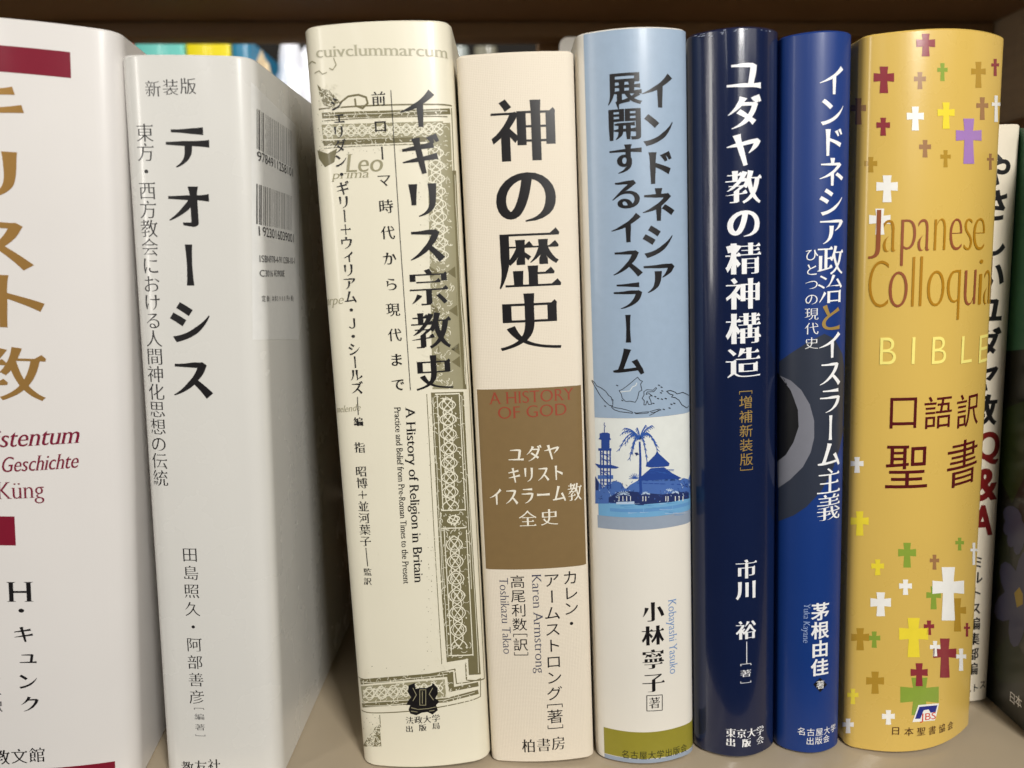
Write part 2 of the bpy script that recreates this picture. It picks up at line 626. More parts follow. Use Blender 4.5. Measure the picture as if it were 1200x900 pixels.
    def band(self, mat, xm, y0, y1, x0=None, x1=None, s_range=None, top=False, foot=False):
        """a printed band of even height running across the binding"""
        B = self.B
        zt, zb = hit(B, xm, y0).y, hit(B, xm, y1).y
        if top: zt = B.h - .0004
        if foot: zb = .0004
        if s_range: s0, s1 = s_range
        else:
            s0 = hit(B, x0, y0).x; s1 = hit(B, x1, y0).x
        n = 30
        q = [Vector((s0 + (s1 - s0) * i / n, zt)) for i in range(n + 1)] + [Vector((s1 + (s0 - s1) * i / n, zb)) for i in range(n + 1)]
        self.add(mat, [q])
    def lay(self, t, bm, mi, off, K):
        """cut the flat outline every millimetre and lay it round the binding"""
        if t.verts:
            x0 = min(v.co.x for v in t.verts); x1 = max(v.co.x for v in t.verts)
            c = math.floor(x0) + .5
            while c < x1:
                if c > x0:
                    bmesh.ops.bisect_plane(t, geom=t.verts[:] + t.edges[:] + t.faces[:], plane_co=(c, 0, 0), plane_no=(1, 0, 0), dist=1e-6)
                c += 1.0
            vm = {v: bm.verts.new(surf(self.B, v.co.x / K, v.co.y / K, off)) for v in t.verts}
            for f in t.faces:
                try: nf = bm.faces.new([vm[v] for v in f.verts])
                except ValueError: continue
                nf.material_index = mi
        t.free()
    def build(self):
        B = self.B
        mats = []
        bm = bmesh.new()
        K = 1000.0
        base = self.layer * 0.00004
        by = {}
        for mat, polys in self.jobs:
            by.setdefault(mat, []).append(polys)
        seq = 0
        for mat, lst in by.items():
            mats.append(mat)
            mi = len(mats) - 1
            # overlapping strokes are filled one by one, separate glyphs together
            for polys in lst:
                off = base + (seq % 7) * 0.000002
                seq += 1
                t = bmesh.new()
                if polys[0] == 'quad':
                    t.faces.new([t.verts.new((v.x * K, v.y * K, 0)) for v in polys[1]])
                    self.lay(t, bm, mi, off, K); continue
                fill(t, polys, K)
                self.lay(t, bm, mi, off, K)
        # every printed face looks outwards
        for f in bm.faces:
            f.normal_update()
        bm.normal_update()
        for f in bm.faces:
            c = f.calc_center_median()
            # outward = away from the book's mid plane
            i = min(range(len(B.prof)), key=lambda k: (B.prof[k].x - c.x) ** 2 + (B.prof[k].y - c.y) ** 2)
            if f.normal.x * B.n[i].x + f.normal.y * B.n[i].y < 0: f.normal_flip()
            f.smooth = True
        return mesh_object(self.name, bm, mats, self.on or B.root)

# ---------------------------------------------------------------- the shelf (setting)
shelf_mat = plain_mat("shelf_laminate", (162, 148, 126), 0.30, 0.06, 25, bump=0.02, coat=0.3)
wood_dark = plain_mat("dark_wood", (150, 118, 82), 0.55, 0.18, 20, (1, 1, 14), 0.05)
rail_mat = plain_mat("rail_wood", (140, 110, 76), 0.6, 0.12, 20, (1, 1, 14), 0.05)

def setting(name, mat, *dims, bevel=0.001):
    bm = bmesh.new()
    for d in dims: box(bm, *d, bevel=bevel)
    o = mesh_object(name, bm, mat, None, smooth=40)
    o['kind'] = 'structure'
    return o
setting("shelf_board", shelf_mat, (-.55, .2905, -.028, .68, -.022, 0))
setting("upper_shelf_board", wood_dark, (-.55, .2905, .012, .300, .2966, .318))
setting("back_rail", rail_mat, (-.55, .289, .27, .288, .2880, .2963))
setting("back_panel", wood_dark, (.016, .2904, .3004, .308, .0005, .2964))
setting("low_back_light_stop", wood_dark, (-.55, .0135, .300, .308, .0005, .2440))  # added board that keeps light from behind out of the gaps between books
setting("side_panel", plain_mat("side_wood", (214, 196, 168), .55, .14, 20, (1, 1, 14), .05), (.2907, .309, -.028, .330, .0005, .3180))

# ---------------------------------------------------------------- one book after another
BLACK, SOFT = ink((24, 22, 24)), ink((44, 42, 44))

# 1 -- white book with red bars, cut by the left edge of the picture
J1 = jacket_mat("white_jacket", (223, 219, 215), .30, .3, .1)
b = make_book("hardcover_book", "thick white hardcover with gold title characters and crimson bars at the far left", 
    ((-112, 119, 45), (-72, 165, 905), 26, 940), .0035, .005, .15, J1, yaw=R(8))
red, gold = ink((124, 22, 44)), ink((196, 150, 84), .28, .55)
for args in ((0, 53, 84, -70, 82), (0, 605, 639, -60, 17), (60, 900, 925, -30, 135)):
    p = Print(b, "crimson_bar"); p.band(red, *args); p.build()
p = Print(b, "title_lettering", 2)
p.column(gold, 'ming', "キリス 教", (-22, 82), (6, 474), 112, .72)
p.column(gold, 'ming', "ト", (14, 312), (16, 393), 104); p.build()
p = Print(b, "subtitle_lettering", 2)
crim = ink((120, 24, 50))
p.latin(crim, 'roman', "Das Christentum", (-150, 525), (93, 519), 22, .22)
p.latin(crim, 'roman', "Wesen und Geschichte", (-148, 554), (91, 548), 19, .2)
p.latin(crim, 'roman_thin', "Hans Küng", (-62, 586), (52, 583), 20); p.build()
p = Print(b, "author_lettering", 2)
p.glyph_box(BLACK, 'roman', "H", 8, 682, 39, 705)
p.column(BLACK, 'ming', "・キュンク", (24, 704), (36, 836), 28, .92)
p.column(SOFT, 'ming', "福田誠二訳", (-12, 745), (-4, 835), 17); p.build()
p = Print(b, "publisher_lettering", 2)
p.row(BLACK, 'ming', "教文館", (-8, 887), (54, 884), 20); p.build()

# 2 -- white book whose right board shows, with bar codes
J2 = jacket_mat("pale_jacket", (216, 214, 208), .26, .45, .1)
b = make_book("hardcover_book", "white glossy hardcover with black katakana title and bar codes on its right side",
    ((143, 289, 75), (186, 334, 905), 66, 920), .0012, .0055, .15, J2)
p = Print(b, "edition_lettering")
p.row(SOFT, 'ming_thin', "新装版", (169, 104), (231, 101), 22); p.build()
p = Print(b, "subtitle_lettering")
p.column(BLACK, 'ming_thin', "東方・西方教会における人間神化思想の伝統", (169, 143), (188, 571), 20); p.build()
p = Print(b, "title_lettering", 2)
p.column(BLACK, 'ming_bold', "テオーシス", (219, 141), (225, 471), 58); p.build()
p = Print(b, "author_lettering")
p.column(BLACK, 'ming_thin', "田島照久・阿部善彦", (222, 640), (231, 826), 20)
p.column(SOFT, 'ming_thin', "［編著］", (233, 828), (235, 864), 13, .7); p.build()
p = Print(b, "publisher_lettering")
p.row(BLACK, 'ming', "教友社", (212, 899), (259, 897), 17); p.build()
p = Print(b, "barcode_panel")
p.poly(ink((220, 219, 215), .34), [(294, 96), (350, 150), (350, 398), (296, 398)])
rnd = random.Random(4)
for (ya0, ya1, yb0, yb1) in ((128, 174, 154, 196), (216, 262, 230, 270)):
    x = 301.0
    while x < 342:
        wd = rnd.choice((.7, .8, 1.2, 1.8)) * (1 - (x - 301) / 95)
        f = (x - 301) / 41
        p.line(SOFT, [(x, ya0 + (yb0 - ya0) * f), (x, ya1 + (yb1 - ya1) * f)], wd)
        x += wd + rnd.choice((.45, .6, .9)) * (1 - (x - 301) / 95)
p.build()
p = Print(b, "barcode_lettering", 3)
p.latin(SOFT, 'gothic', "9784911258101", (301, 188), (343, 207), 11)
p.latin(SOFT, 'gothic', "1923016039001", (303, 276), (344, 284), 11)
p.latin(SOFT, 'gothic', "ISBN978-4-911258-10-1", (304, 307), (345, 309), 8)
p.latin(SOFT, 'gothic', "C3016 ¥3900E", (304, 324), (333, 324), 8)
p.row(SOFT, 'gothic', "定価(本体3900円+税)", (306, 350), (345, 349), 8); p.build()

# 3 -- cream book with Celtic ornament
J3 = jacket_mat("cream_jacket", (228, 222, 201), .34, .25, .12)
b = make_book("hardcover_book", "cream hardcover printed with olive Celtic knotwork, leaning left beside the dark gap",
    ((354, 529, 50), (423, 573, 880), 30, 904), .003, .005, .15, J3)
OL, CR, OL2 = ink((112, 105, 74), .4), ink((226, 221, 200), .4), ink((150, 144, 114), .45)
FAINT = ink((172, 167, 142), .45)
rnd = random.Random(11)
def warp3(u, v):            # straight edge of book 3 along its right side: v = picture height, u = px left of that edge
    return (530 + (v - 60) * 0.0525 - u, v)
def knots(p, mat, x0, y0, x1, y1, half, period, wpx, vertical):
    """interlaced bands between two ends of a panel"""
    L = math.hypot(x1 - x0, y1 - y0)
    n = max(8, int(L / period * 12))
    dx, dy = (x1 - x0) / L, (y1 - y0) / L
    nx, ny = -dy, dx
    for ph in (0, math.pi, math.pi / 2, math.pi * 1.5):
        a = half * (.9 if ph < .1 or 3 < ph < 3.2 else .5)
        pts = []
        for i in range(n + 1):
            t = L * i / n
            o_ = a * math.sin(2 * math.pi * t / period + ph)
            pts.append((x0 + dx * t + nx * o_, y0 + dy * t + ny * o_))
        p.line(mat, pts, wpx)
    k = 0
    t = period * .25
    while t < L - period * .2:
        cx, cy = x0 + dx * t, y0 + dy * t
        p.line(mat, [(cx + half * .62 * math.cos(a_ * .6283), cy + half * .62 * math.sin(a_ * .6283)) for a_ in range(10)], wpx * .8, closed=True)
        t += period * .5
def specks(p, mat, x0, y0, x1, y1, n, lo=.5, hi=1.6):
    for _ in range(n):
        x, y = rnd.uniform(x0, x1), rnd.uniform(y0, y1)
        r_ = rnd.uniform(lo, hi)
        p.line(mat, [(x, y), (x + rnd.uniform(-r_, r_), y + rnd.uniform(-r_, r_) + .3)], r_ * .8)
p = Print(b, "knotwork_border")
# upper arm
p.poly(OL, [(377, 132), (527, 127), (528, 134), (378, 139)])
p.poly(OL, [(378, 165), (500, 160), (501, 166), (380, 171)])
p.line(OL, [(378, 142), (524, 137)], 1.1); p.line(OL, [(380, 174), (500, 169)], .9)
p.poly(OL2, [(377, 146), (519, 142), (519, 160), (379, 163)])
# upright, first stretch
p.poly(OL2, [warp3(33, 144), warp3(7, 144), warp3(8, 300), warp3(8, 456), warp3(44, 456), warp3(39, 300), warp3(35, 171)])
p.poly(OL, [warp3(8, 200), warp3(3, 200), warp3(4, 300), warp3(4, 456), warp3(9, 456)])
for k in range(9):
    y = 312 + k * 15
    p.poly(OL, [warp3(40, y), warp3(29, y + 7), warp3(40, y + 14)])
    p.poly(OL, [warp3(10, y), warp3(20, y + 7), warp3(10, y + 14)])
# upright, second stretch
p.poly(OL, [warp3(46, 460), warp3(8, 459), warp3(6, 690), warp3(5, 790), warp3(19, 791), warp3(19, 772), warp3(44, 776), warp3(46, 690)])
p.line(OL, [(529, 127), (532, 200), (537, 300), warp3(1, 456), warp3(1, 600), warp3(1, 795), warp3(22, 797), warp3(22, 777)], 1.0)
p.line(OL, [(374, 128), (529, 124)], 1.0); p.line(OL, [warp3(51, 462), warp3(51, 620), warp3(50, 778)], .8)
# lower arm
p.poly(OL, [(422, 796), (531, 787), (532, 805), (560, 799), (561, 804), (526, 811), (524, 793), (423, 802)])
p.poly(OL2, [(423, 804), (521, 796), (523, 817), (425, 823)])
p.poly(OL, [(424, 824), (523, 818), (560, 808), (561, 813), (523, 823), (425, 829)])
p.line(OL, [(420, 793), (533, 784), (535, 801), (563, 795), (563, 816), (424, 832)], .9)
# torn corner at the foot
p.poly(OL, [(426, 874), (432, 862), (437, 858), (440, 851), (445, 849), (447, 875)])
p.line(OL, [(445, 838), (446, 852)], .9)
# beast's head at the upper left
p.poly(OL, [(372, 99), (377, 104), (386, 106), (394, 114), (398, 119), (391, 126), (380, 124), (375, 113)])
p.poly(OL, [(372, 176), (384, 180), (395, 174), (392, 190), (381, 196), (374, 186)])
p.line(OL, [(398, 121), (408, 113), (420, 111), (429, 114), (431, 121), (425, 127), (417, 124), (416, 116)], 2.2)
kw = p.build()
p = Print(b, "knotwork_strands", 2, kw)
knots(p, CR, 379, 154, 519, 151, 7.5, 26, 1.15, False)
knots(p, CR, 509.5, 172, 516, 306, 11, 30, 1.15, True)
knots(p, CR, 524, 466, 528, 596, 10.5, 34, 1.15, True)
knots(p, CR, 530, 604, 533, 614, 8, 20, 1.3, True)
knots(p, CR, 532, 628, 538, 760, 10.5, 40, 1.15, True)
for y in (462, 598, 619, 768):
    p.line(CR, [warp3(41, y), warp3(13, y - 1)], 1.3)
p.line(CR, [warp3(39, 462), warp3(39, 598)], 1.1); p.line(CR, [warp3(13, 462), warp3(13, 598)], 1.1)
p.line(CR, [warp3(39, 621), warp3(38, 768)], 1.1); p.line(CR, [warp3(13, 621), warp3(13, 768)], 1.1)
knots(p, CR, 426, 813, 470, 810, 8.5, 28, 1.15, False); knots(p, CR, 470, 810, 519, 806, 7.5, 22, 1.3, False)
for u0, u1, va, vb in ((5, 5, 205, 450), (10.5, 9.5, 464, 690), (7.5, 7, 464, 788), (44, 43.5, 466, 690), (42.5, 42, 600, 770)):
    p.line(CR, [warp3(u0 + (rnd.random() - .5) * .8, va + (vb - va) * k / 14) for k in range(15)], .7)
p.line(CR, [(380, 135.5), (450, 133), (524, 130)], .7); p.line(CR, [(424, 799), (480, 795), (524, 790)], .7); p.line(CR, [(428, 826.5), (480, 823.5), (520, 820.5), (556, 811)], .7)
for (c, n) in (((378, 128, 524, 175), 70), ((496, 176, 528, 455), 130), ((508, 462, 548, 785), 120), ((423, 788, 556, 828), 70), ((374, 100, 396, 126), 25), ((428, 850, 446, 874), 34)):
    specks(p, CR, *c, n)
    # worn tracery between the bands
    for _ in range(int(n * 2.2)):
        x, y = rnd.uniform(c[0], c[2]), rnd.uniform(c[1], c[3])
        a0, r_ = rnd.uniform(0, 6.28), rnd.uniform(1.2, 4.5)
        p.line(CR, [(x + r_ * math.cos(a0 + k * .6), y + r_ * math.sin(a0 + k * .6)) for k in range(4)], rnd.uniform(.45, .8))
p.build()
p = Print(b, "ink_specks", 1, kw)
for (c, n) in (((372, 118, 385, 200), 40), ((488, 176, 496, 455), 40), ((500, 465, 507, 780), 60), ((424, 836, 445, 860), 16), ((385, 174, 490, 180), 24), ((430, 780, 540, 790), 8)):
    specks(p, OL, *c, n, .3, .9)
p.build()
for txt, st, q0, q1, hh, sl_ in (("cuivclummarcum", 'roman', (371, 68), (525, 69), 13, 0), ("Leo", 'roman', (404, 202), (448, 201), 21, .2), ("prima", 'roman_thin', (389, 210), (432, 208), 9, .3), ("orpe", 'roman_thin', (380, 358), (402, 356), 7, .3), ("melende", 'roman_thin', (389, 483), (422, 481), 8, .3)):
    p = Print(b, "manuscript_word", 2); p.latin(FAINT if hh == 13 else OL2, st, txt, q0, q1, hh, sl_); p.build()
p = Print(b, "pen_flourish", 2)
p.line(OL2, [(391, 68), (394, 76), (390, 82), (386, 80)], 1.1); p.line(OL2, [(369, 86), (374, 83), (378, 87), (383, 85)], .9); p.line(OL2, [(362, 76), (366, 72), (370, 74)], .9)
p.build()
p = Print(b, "cover_ornament")
sa_, sb_ = .012, .15 - .0065
zz = [.012, b.h * .30, b.h * .32, b.h * .62, b.h * .64, b.h - .022]
for k in (0, 2, 4):
    p.add(OL, [[Vector((sa_, zz[k])), Vector((sb_, zz[k])), Vector((sb_, zz[k + 1])), Vector((sa_, zz[k + 1]))]])
co_ = p.build()
p = Print(b, "cover_strands", 2, co_)
for k in (0, 2, 4):
    for ph in (0, 1, 2):
        for col_ in range(5):
            c_ = sb_ - .012 - col_ * .026
            pts = [Vector((c_ + .008 * math.sin(i * .55 + ph * 2.1), zz[k] + .004 + (zz[k + 1] - zz[k] - .008) * i / 40)) for i in range(41)]
            for q0, q1 in zip(pts, pts[1:]):
                n_ = (q1 - q0).normalized(); n_ = Vector((-n_.y, n_.x)) * .0003
                p.jobs.append((CR, ('quad', [q0 + n_, q1 + n_, q1 - n_, q0 - n_])))
p.build()
p = Print(b, "title_lettering", 3)
p.column(BLACK, 'ming_bold', "イギリス宗教史", (488, 101), (510, 460), 50); p.build()
p = Print(b, "subtitle_lettering", 3)
p.column(BLACK, 'ming', "前ローマ時代から現代まで", (443, 106), (467, 459), 18)
p.line(BLACK, [(458, 106), (469, 280), (481, 457)], .8); p.build()
p = Print(b, "author_lettering", 3)
p.column(BLACK, 'ming', "シェリダン・ギリー＋ウィリアム・Ｊ・シールズ", (394, 112), (419, 463), 17)
p.line(BLACK, [(419, 465), (420, 486)], .9)
p.column(BLACK, 'ming_bold', "編", (420, 488), (420, 500), 12)
p.column(BLACK, 'ming', "指 昭博＋並河葉子", (421, 517), (429, 641), 14)
p.line(BLACK, [(429, 642), (431, 663)], .9)
p.column(BLACK, 'ming', "監訳", (431, 665), (431, 686), 10); p.build()
p = Print(b, "roman_lettering", 3)
p.latin_down(BLACK, 'roman', "A History of Religion in Britain", (475, 477), (486, 683), 11)
p.latin_down(BLACK, 'roman', "Practice and Belief from Pre-Roman Times to the Present", (462, 477), (473, 684), 7.5); p.build()
p = Print(b, "publisher_emblem", 3)
p.poly(BLACK, [(479, 803), (486, 800), (487, 807), (492, 806), (500, 806), (506, 803), (507, 800), (513, 806), (513, 813), (510, 818), (515, 822), (511, 826), (513, 832), (507, 837), (501, 834), (494, 835), (488, 838), (481, 836), (479, 831), (481, 826), (476, 826), (479, 820), (482, 817), (478, 811)])
em = p.build()
p = Print(b, "emblem_tracery", 4, em)
for pts in ([(492, 808), (492, 826), (499, 826), (499, 808), (492, 808)], [(495, 810), (495, 824)], [(484, 806), (488, 814), (484, 821)], [(507, 806), (503, 813), (508, 820)], [(482, 829), (490, 831), (502, 830), (511, 828)], [(482, 833), (489, 834)], [(503, 833), (509, 832)]):
    p.line(OL2, pts, .8)
p.build()
p = Print(b, "publisher_lettering", 3)
p.row(BLACK, 'ming', "法政大学", (475, 844), (516, 841), 10, 1.0)
p.row(BLACK, 'ming', "出版局", (475, 854), (516, 850), 9, 1.0); p.build()

# 4 -- cream cloth book with a brown band
J4 = jacket_mat("cream_cloth", (224, 213, 194), .6, .0, .2, cloth=True)
b = make_book("hardcover_book", "cream cloth-textured hardcover with a brown band round the middle of its spine",
    ((534, 673, 75), (576, 696, 888), 65, 897), .0018, .0028, .15, J4)
BR, WH, RD = ink((126, 102, 64), .5, 0, 0), ink((232, 226, 210), .5), ink((150, 62, 42), .5)
p = Print(b, "brown_band")
p.band(BR, 620, 455, 667, s_range=(b.s[-1] / 2 - b.w * .468, b.s[-1] / 2 + b.w * .49)); p.build()
p = Print(b, "title_lettering")
p.column(BLACK, 'ming_bold', "神の歴史", (613, 110), (622, 416), 82, .98); p.build()
p = Print(b, "roman_lettering", 2)
p.latin(RD, 'roman_thin', "A HISTORY", (573, 474), (673, 468), 14)
p.latin(RD, 'roman_thin', "OF GOD", (584, 491), (664, 486), 14); p.build()
p = Print(b, "subtitle_lettering", 2)
p.row(WH, 'ming', "ユダヤ", (594, 533), (657, 529), 22, .95)
p.row(WH, 'ming', "キリスト", (594, 557), (662, 553), 22, .95)
p.row(WH, 'ming', "イスラーム教", (572, 582), (682, 575), 24, .95)
p.row(WH, 'ming', "全史", (607, 608), (655, 605), 22, 1.0); p.build()
p = Print(b, "author_lettering")
p.column(BLACK, 'gothic', "カレン・", (668, 667), (670, 740), 20, 1.0)
p.column(BLACK, 'gothic', "アームストロング［著］", (646, 670), (651, 857), 21, .95)
p.column(BLACK, 'gothic', "高尾利数［訳］", (606, 673), (611, 771), 19, .95)
BLG = ink((72, 74, 92))
p.latin_down(BLG, 'roman_thin', "Karen Armstrong", (623, 673), (628, 789), 11)
p.latin_down(BLG, 'roman_thin', "Toshikazu Takao", (585, 677), (590, 766), 10); p.build()
p = Print(b, "publisher_lettering")
p.row(BLACK, 'ming', "柏書房", (611, 874), (663, 870), 18, 1.0); p.build()

# 5 -- light blue book with a map and a mosque
J5 = jacket_mat("white_spine_jacket", (226, 221, 210), .36, .2, .1)
b = make_book("hardcover_book", "light blue and white hardcover with a map and a blue mosque picture on its spine",
    ((674, 806, 60), (700, 813, 880), 36, 899), .005, .0028, .15, J5)
LB, GB_, PW = ink((150, 169, 190), .38), ink((146, 158, 174), .38), ink((218, 221, 216), .38)
GR, NV = ink((142, 134, 40), .38), ink((34, 66, 140), .4)
def z5(X, Y): return (X / 4.5 + 680, Y / 4.5 + 430)
sl, sr = hit(b, 682, 300).x, hit(b, 805, 60).x + .004
sl = b.s[-1] / 2 - b.w * .452
for nm, m_, xm, y0, y1 in (("light_blue_band", LB, 745, 35, 490), ("picture_panel", PW, 745, 490.5, 592), ("grey_blue_band", GB_, 752, 606, 621), ("green_band", GR, 760, 858, 889), ("grey_blue_band", GB_, 760, 889.5, 898)):
    p = Print(b, nm); p.band(m_, xm, y0, y1, s_range=(sl, sr), top=y0 < 40, foot=y1 > 895); p.build()
p = Print(b, "title_lettering", 2)
p.column(BLACK, 'ming_bold', "インドネシア", (771, 82), (772, 348), 43, .98)
p.column(BLACK, 'ming_bold', "展開するイスラーム", (731, 81), (737, 443), 43, .95); p.build()
p = Print(b, "island_map", 2)
MAP = [[(62, 70), (75, 80), (88, 100), (110, 110), (135, 128), (150, 150), (162, 158), (172, 178), (172, 205), (155, 203), (130, 180), (105, 150), (85, 115), (62, 74)],
       [(165, 208), (190, 215), (220, 220), (250, 228), (275, 238), (275, 244), (245, 240), (210, 236), (180, 226), (165, 212)],
       [(283, 240), (300, 243), (330, 238), (360, 236), (358, 242), (320, 246), (290, 246)], [(365, 236), (390, 228), (415, 222), (425, 226), (400, 236), (372, 242)], [(365, 255), (385, 246), (412, 228)],
       [(205, 125), (222, 118), (240, 105), (262, 88), (285, 68), (302, 54), (315, 70), (328, 75), (318, 90), (325, 122), (310, 130), (302, 165), (290, 186), (262, 180), (240, 182), (222, 165), (215, 140), (205, 125)],
       [(335, 130), (350, 120), (385, 122), (398, 108), (402, 114), (388, 130), (352, 132), (346, 145), (362, 140), (376, 150), (362, 158), (372, 180), (376, 196), (360, 198), (352, 178), (345, 200), (335, 200), (338, 178), (326, 165), (336, 148), (335, 130)],
       [(455, 128), (475, 124), (498, 132), (510, 142), (540, 134), (575, 150)], [(455, 128), (470, 142), (490, 148), (480, 158), (500, 162), (520, 175), (535, 200), (560, 216), (576, 205)]]
for pl in MAP: p.line(BLACK, [z5(*q) for q in pl], .75)
p.line(PW, [z5(*q) for q in [(212, 132), (240, 128), (262, 126), (275, 105), (292, 98), (298, 84)]], .8)
for q in [(170, 172), (195, 96), (222, 175), (395, 155), (430, 168), (450, 165), (415, 95), (428, 105), (432, 125), (425, 135), (470, 215), (495, 190), (480, 195), (132, 205), (440, 222), (385, 190), (375, 150), (410, 165)]:
    X, Y = q
    p.line(BLACK, [z5(X - 4, Y), z5(X + 4, Y + 3)], 1.1)
p.build()
SKY1, MID, DK, LT = ink((44, 84, 160), .4), ink((70, 104, 170), .4), ink((34, 48, 96), .4), ink((176, 196, 220), .4)
SKY2 = ink((84, 140, 190), .36)
WA, WB = ink((110, 164, 204), .36), ink((96, 146, 196), .36)
p = Print(b, "mosque_picture", 2)
p.band(WA, 752, 586, 606, s_range=(sl + .0004, sr))
p.band(WB, 752, 596, 600, s_range=(sl + .004, sr))
# trees and walls behind
p.poly(MID, [z5(*q) for q in [(80, 720), (80, 575), (95, 600), (120, 640), (150, 610), (185, 600), (215, 610), (235, 640), (270, 640), (280, 720)]])
p.poly(MID, [z5(*q) for q in [(520, 600), (545, 585), (568, 592), (582, 560), (584, 690), (520, 700)]])
p.poly(DK, [z5(*q) for q in [(80, 580), (88, 590), (98, 615), (96, 650), (82, 650)]])
p.poly(DK, [z5(*q) for q in [(150, 715), (150, 688), (200, 660), (300, 648), (480, 650), (560, 655), (582, 670), (582, 690), (480, 712), (330, 725)]])
p.build()
p = Print(b, "mosque_buildings", 3)
p.poly(NV, [z5(*q) for q in [(405, 440), (412, 455), (470, 508), (466, 522), (440, 526), (372, 530), (345, 524), (350, 508), (395, 462)]])
p.poly(NV, [z5(*q) for q in [(372, 533), (440, 528), (485, 560), (532, 585), (500, 600), (300, 602), (318, 580)]])
p.poly(MID, [z5(*q) for q in [(300, 600), (500, 590), (545, 600), (575, 640), (560, 655), (430, 672), (230, 652), (262, 622)]])
for k in range(9):
    X = 300 + k * 30
    p.line(NV, [z5(X, 612 + k), z5(X + 24, 612 + k)], .9)
p.poly(LT, [z5(*q) for q in [(190, 712), (285, 708), (285, 722), (190, 724)]])
for X in (205, 225, 245, 265, 330, 345, 450, 462, 500, 520, 540):
    p.line(PW, [z5(X, 682), z5(X, 706)], .9)
p.poly(DK, [z5(*q) for q in [(385, 675), (442, 672), (442, 702), (385, 706)]])
p.poly(DK, [z5(*q) for q in [(288, 690), (340, 700), (335, 728), (288, 726)]])
for (cx, cy, r_) in ((228, 672, 34), (345, 668, 22), (470, 655, 26), (500, 662, 18)):
    for k in range(9):
        a_ = math.pi * (k / 8)
        p.line(LT, [z5(cx + 4 * math.cos(a_), cy - 4 * math.sin(a_)), z5(cx + r_ * math.cos(a_), cy - r_ * .7 * math.sin(a_) + 4)], .7)
# minaret
p.poly(NV, [z5(*q) for q in [(103, 372), (103, 350), (118, 346), (145, 346), (157, 352), (157, 372), (163, 380), (158, 386), (155, 384), (155, 428), (112, 428), (112, 384), (97, 380)]])
p.poly(NV, [z5(*q) for q in [(96, 428), (165, 428), (165, 441), (96, 441)]])
p.poly(NV, [z5(*q) for q in [(78, 508), (112, 516), (165, 516), (206, 528), (190, 536), (98, 532)]])
p.poly(MID, [z5(*q) for q in [(94, 570), (174, 570), (174, 590), (94, 590)]])
for X in (108, 122, 142, 158): p.line(NV, [z5(X, 440), z5(X + 2, 640)], 1.5)
for Y in (460, 488, 548, 604, 622): p.line(NV, [z5(106, Y), z5(160, Y + 4)], 1.0)
for Y in (450, 478, 545, 560): p.line(NV, [z5(112, Y), z5(150, Y + 24)], .9)
p.line(NV, [z5(128, 346), z5(128, 318), z5(133, 312), z5(126, 306), z5(128, 294)], .8)
# palm
p.line(NV, [z5(313, 395), z5(317, 480), z5(316, 590), z5(320, 670)], 2.0, 3.4)
rp = random.Random(3)
for (ex, ey, sag) in ((378, 308, -12), (345, 306, -8), (225, 345, -22), (208, 432, -50), (240, 400, -30), (262, 478, -45), (352, 500, -50), (404, 432, -55), (400, 410, -40), (235, 322, -14), (300, 320, -8), (275, 450, -40)):
    pts = []
    for k in range(8):
        t = k / 7
        pts.append((314 + (ex - 314) * t, 378 + (ey - 378) * t + sag * math.sin(math.pi * t)))
    p.line(SKY1, [z5(*q) for q in pts], 1.9, .8)
    for k in range(1, 8):
        for s_ in (-1, 1):
            X, Y = pts[k]
            p.line(SKY1, [z5(X, Y), z5(X + (ex - 314) * .09 + s_ * 7, Y + 13 + rp.uniform(-3, 4))], .8, .4)
for k in range(9):
    a_ = math.pi * (.05 + .9 * k / 8)
    p.line(SKY1, [z5(288, 588), z5(288 + 32 * math.cos(a_), 588 - 34 * math.sin(a_) + 6)], 1.0, .5)
p.poly(DK, [z5(*q) for q in [(286, 452), (300, 450), (310, 460), (296, 468)]])
for _ in range(150):
    X, Y = rp.choice(((rp.uniform(84, 270), rp.uniform(600, 715)), (rp.uniform(515, 580), rp.uniform(590, 690)), (rp.uniform(180, 575), rp.uniform(655, 715))))
    m_ = rp.choice((DK, MID, LT, NV, DK))
    p.line(m_, [z5(X, Y), z5(X + rp.uniform(-9, 9), Y - rp.uniform(3, 11))], rp.uniform(.5, 1.1), .3)
for k in range(14):
    X, Y = rp.uniform(300, 500), rp.uniform(535, 596)
    p.line(SKY1, [z5(X, Y), z5(X + rp.uniform(14, 40), Y + 1)], .5)
p.build()
p = Print(b, "water_ripples", 3)
for _ in range(22):
    x_, y_ = rp.uniform(703, 795), rp.uniform(589, 604)
    p.line(rp.choice((WB, LT, SKY2)), [(x_, y_), (x_ + 4, y_ + .2), (x_ + rp.uniform(7, 16), y_ - .3)], rp.uniform(.4, .9), .2)
p.build()
p = Print(b, "author_lettering", 2)
p.column(BLACK, 'ming_bold', "小林寧子", (765, 703), (766, 813), 28, 1.0)
p.column(BLACK, 'ming', "著", (767, 816), (767, 831), 14)
p.line(BLACK, [(758, 815), (776, 814), (776, 832), (758, 833)], .8, closed=True)
p.latin_down(ink((104, 140, 190)), 'roman_thin', "Kobayashi Yasuko", (783, 703), (785, 790), 9); p.build()
p = Print(b, "publisher_lettering", 2)
p.row(ink((40, 40, 16)), 'gothic', "名古屋大学出版会", (728, 883), (805, 875), 11, .95); p.build()

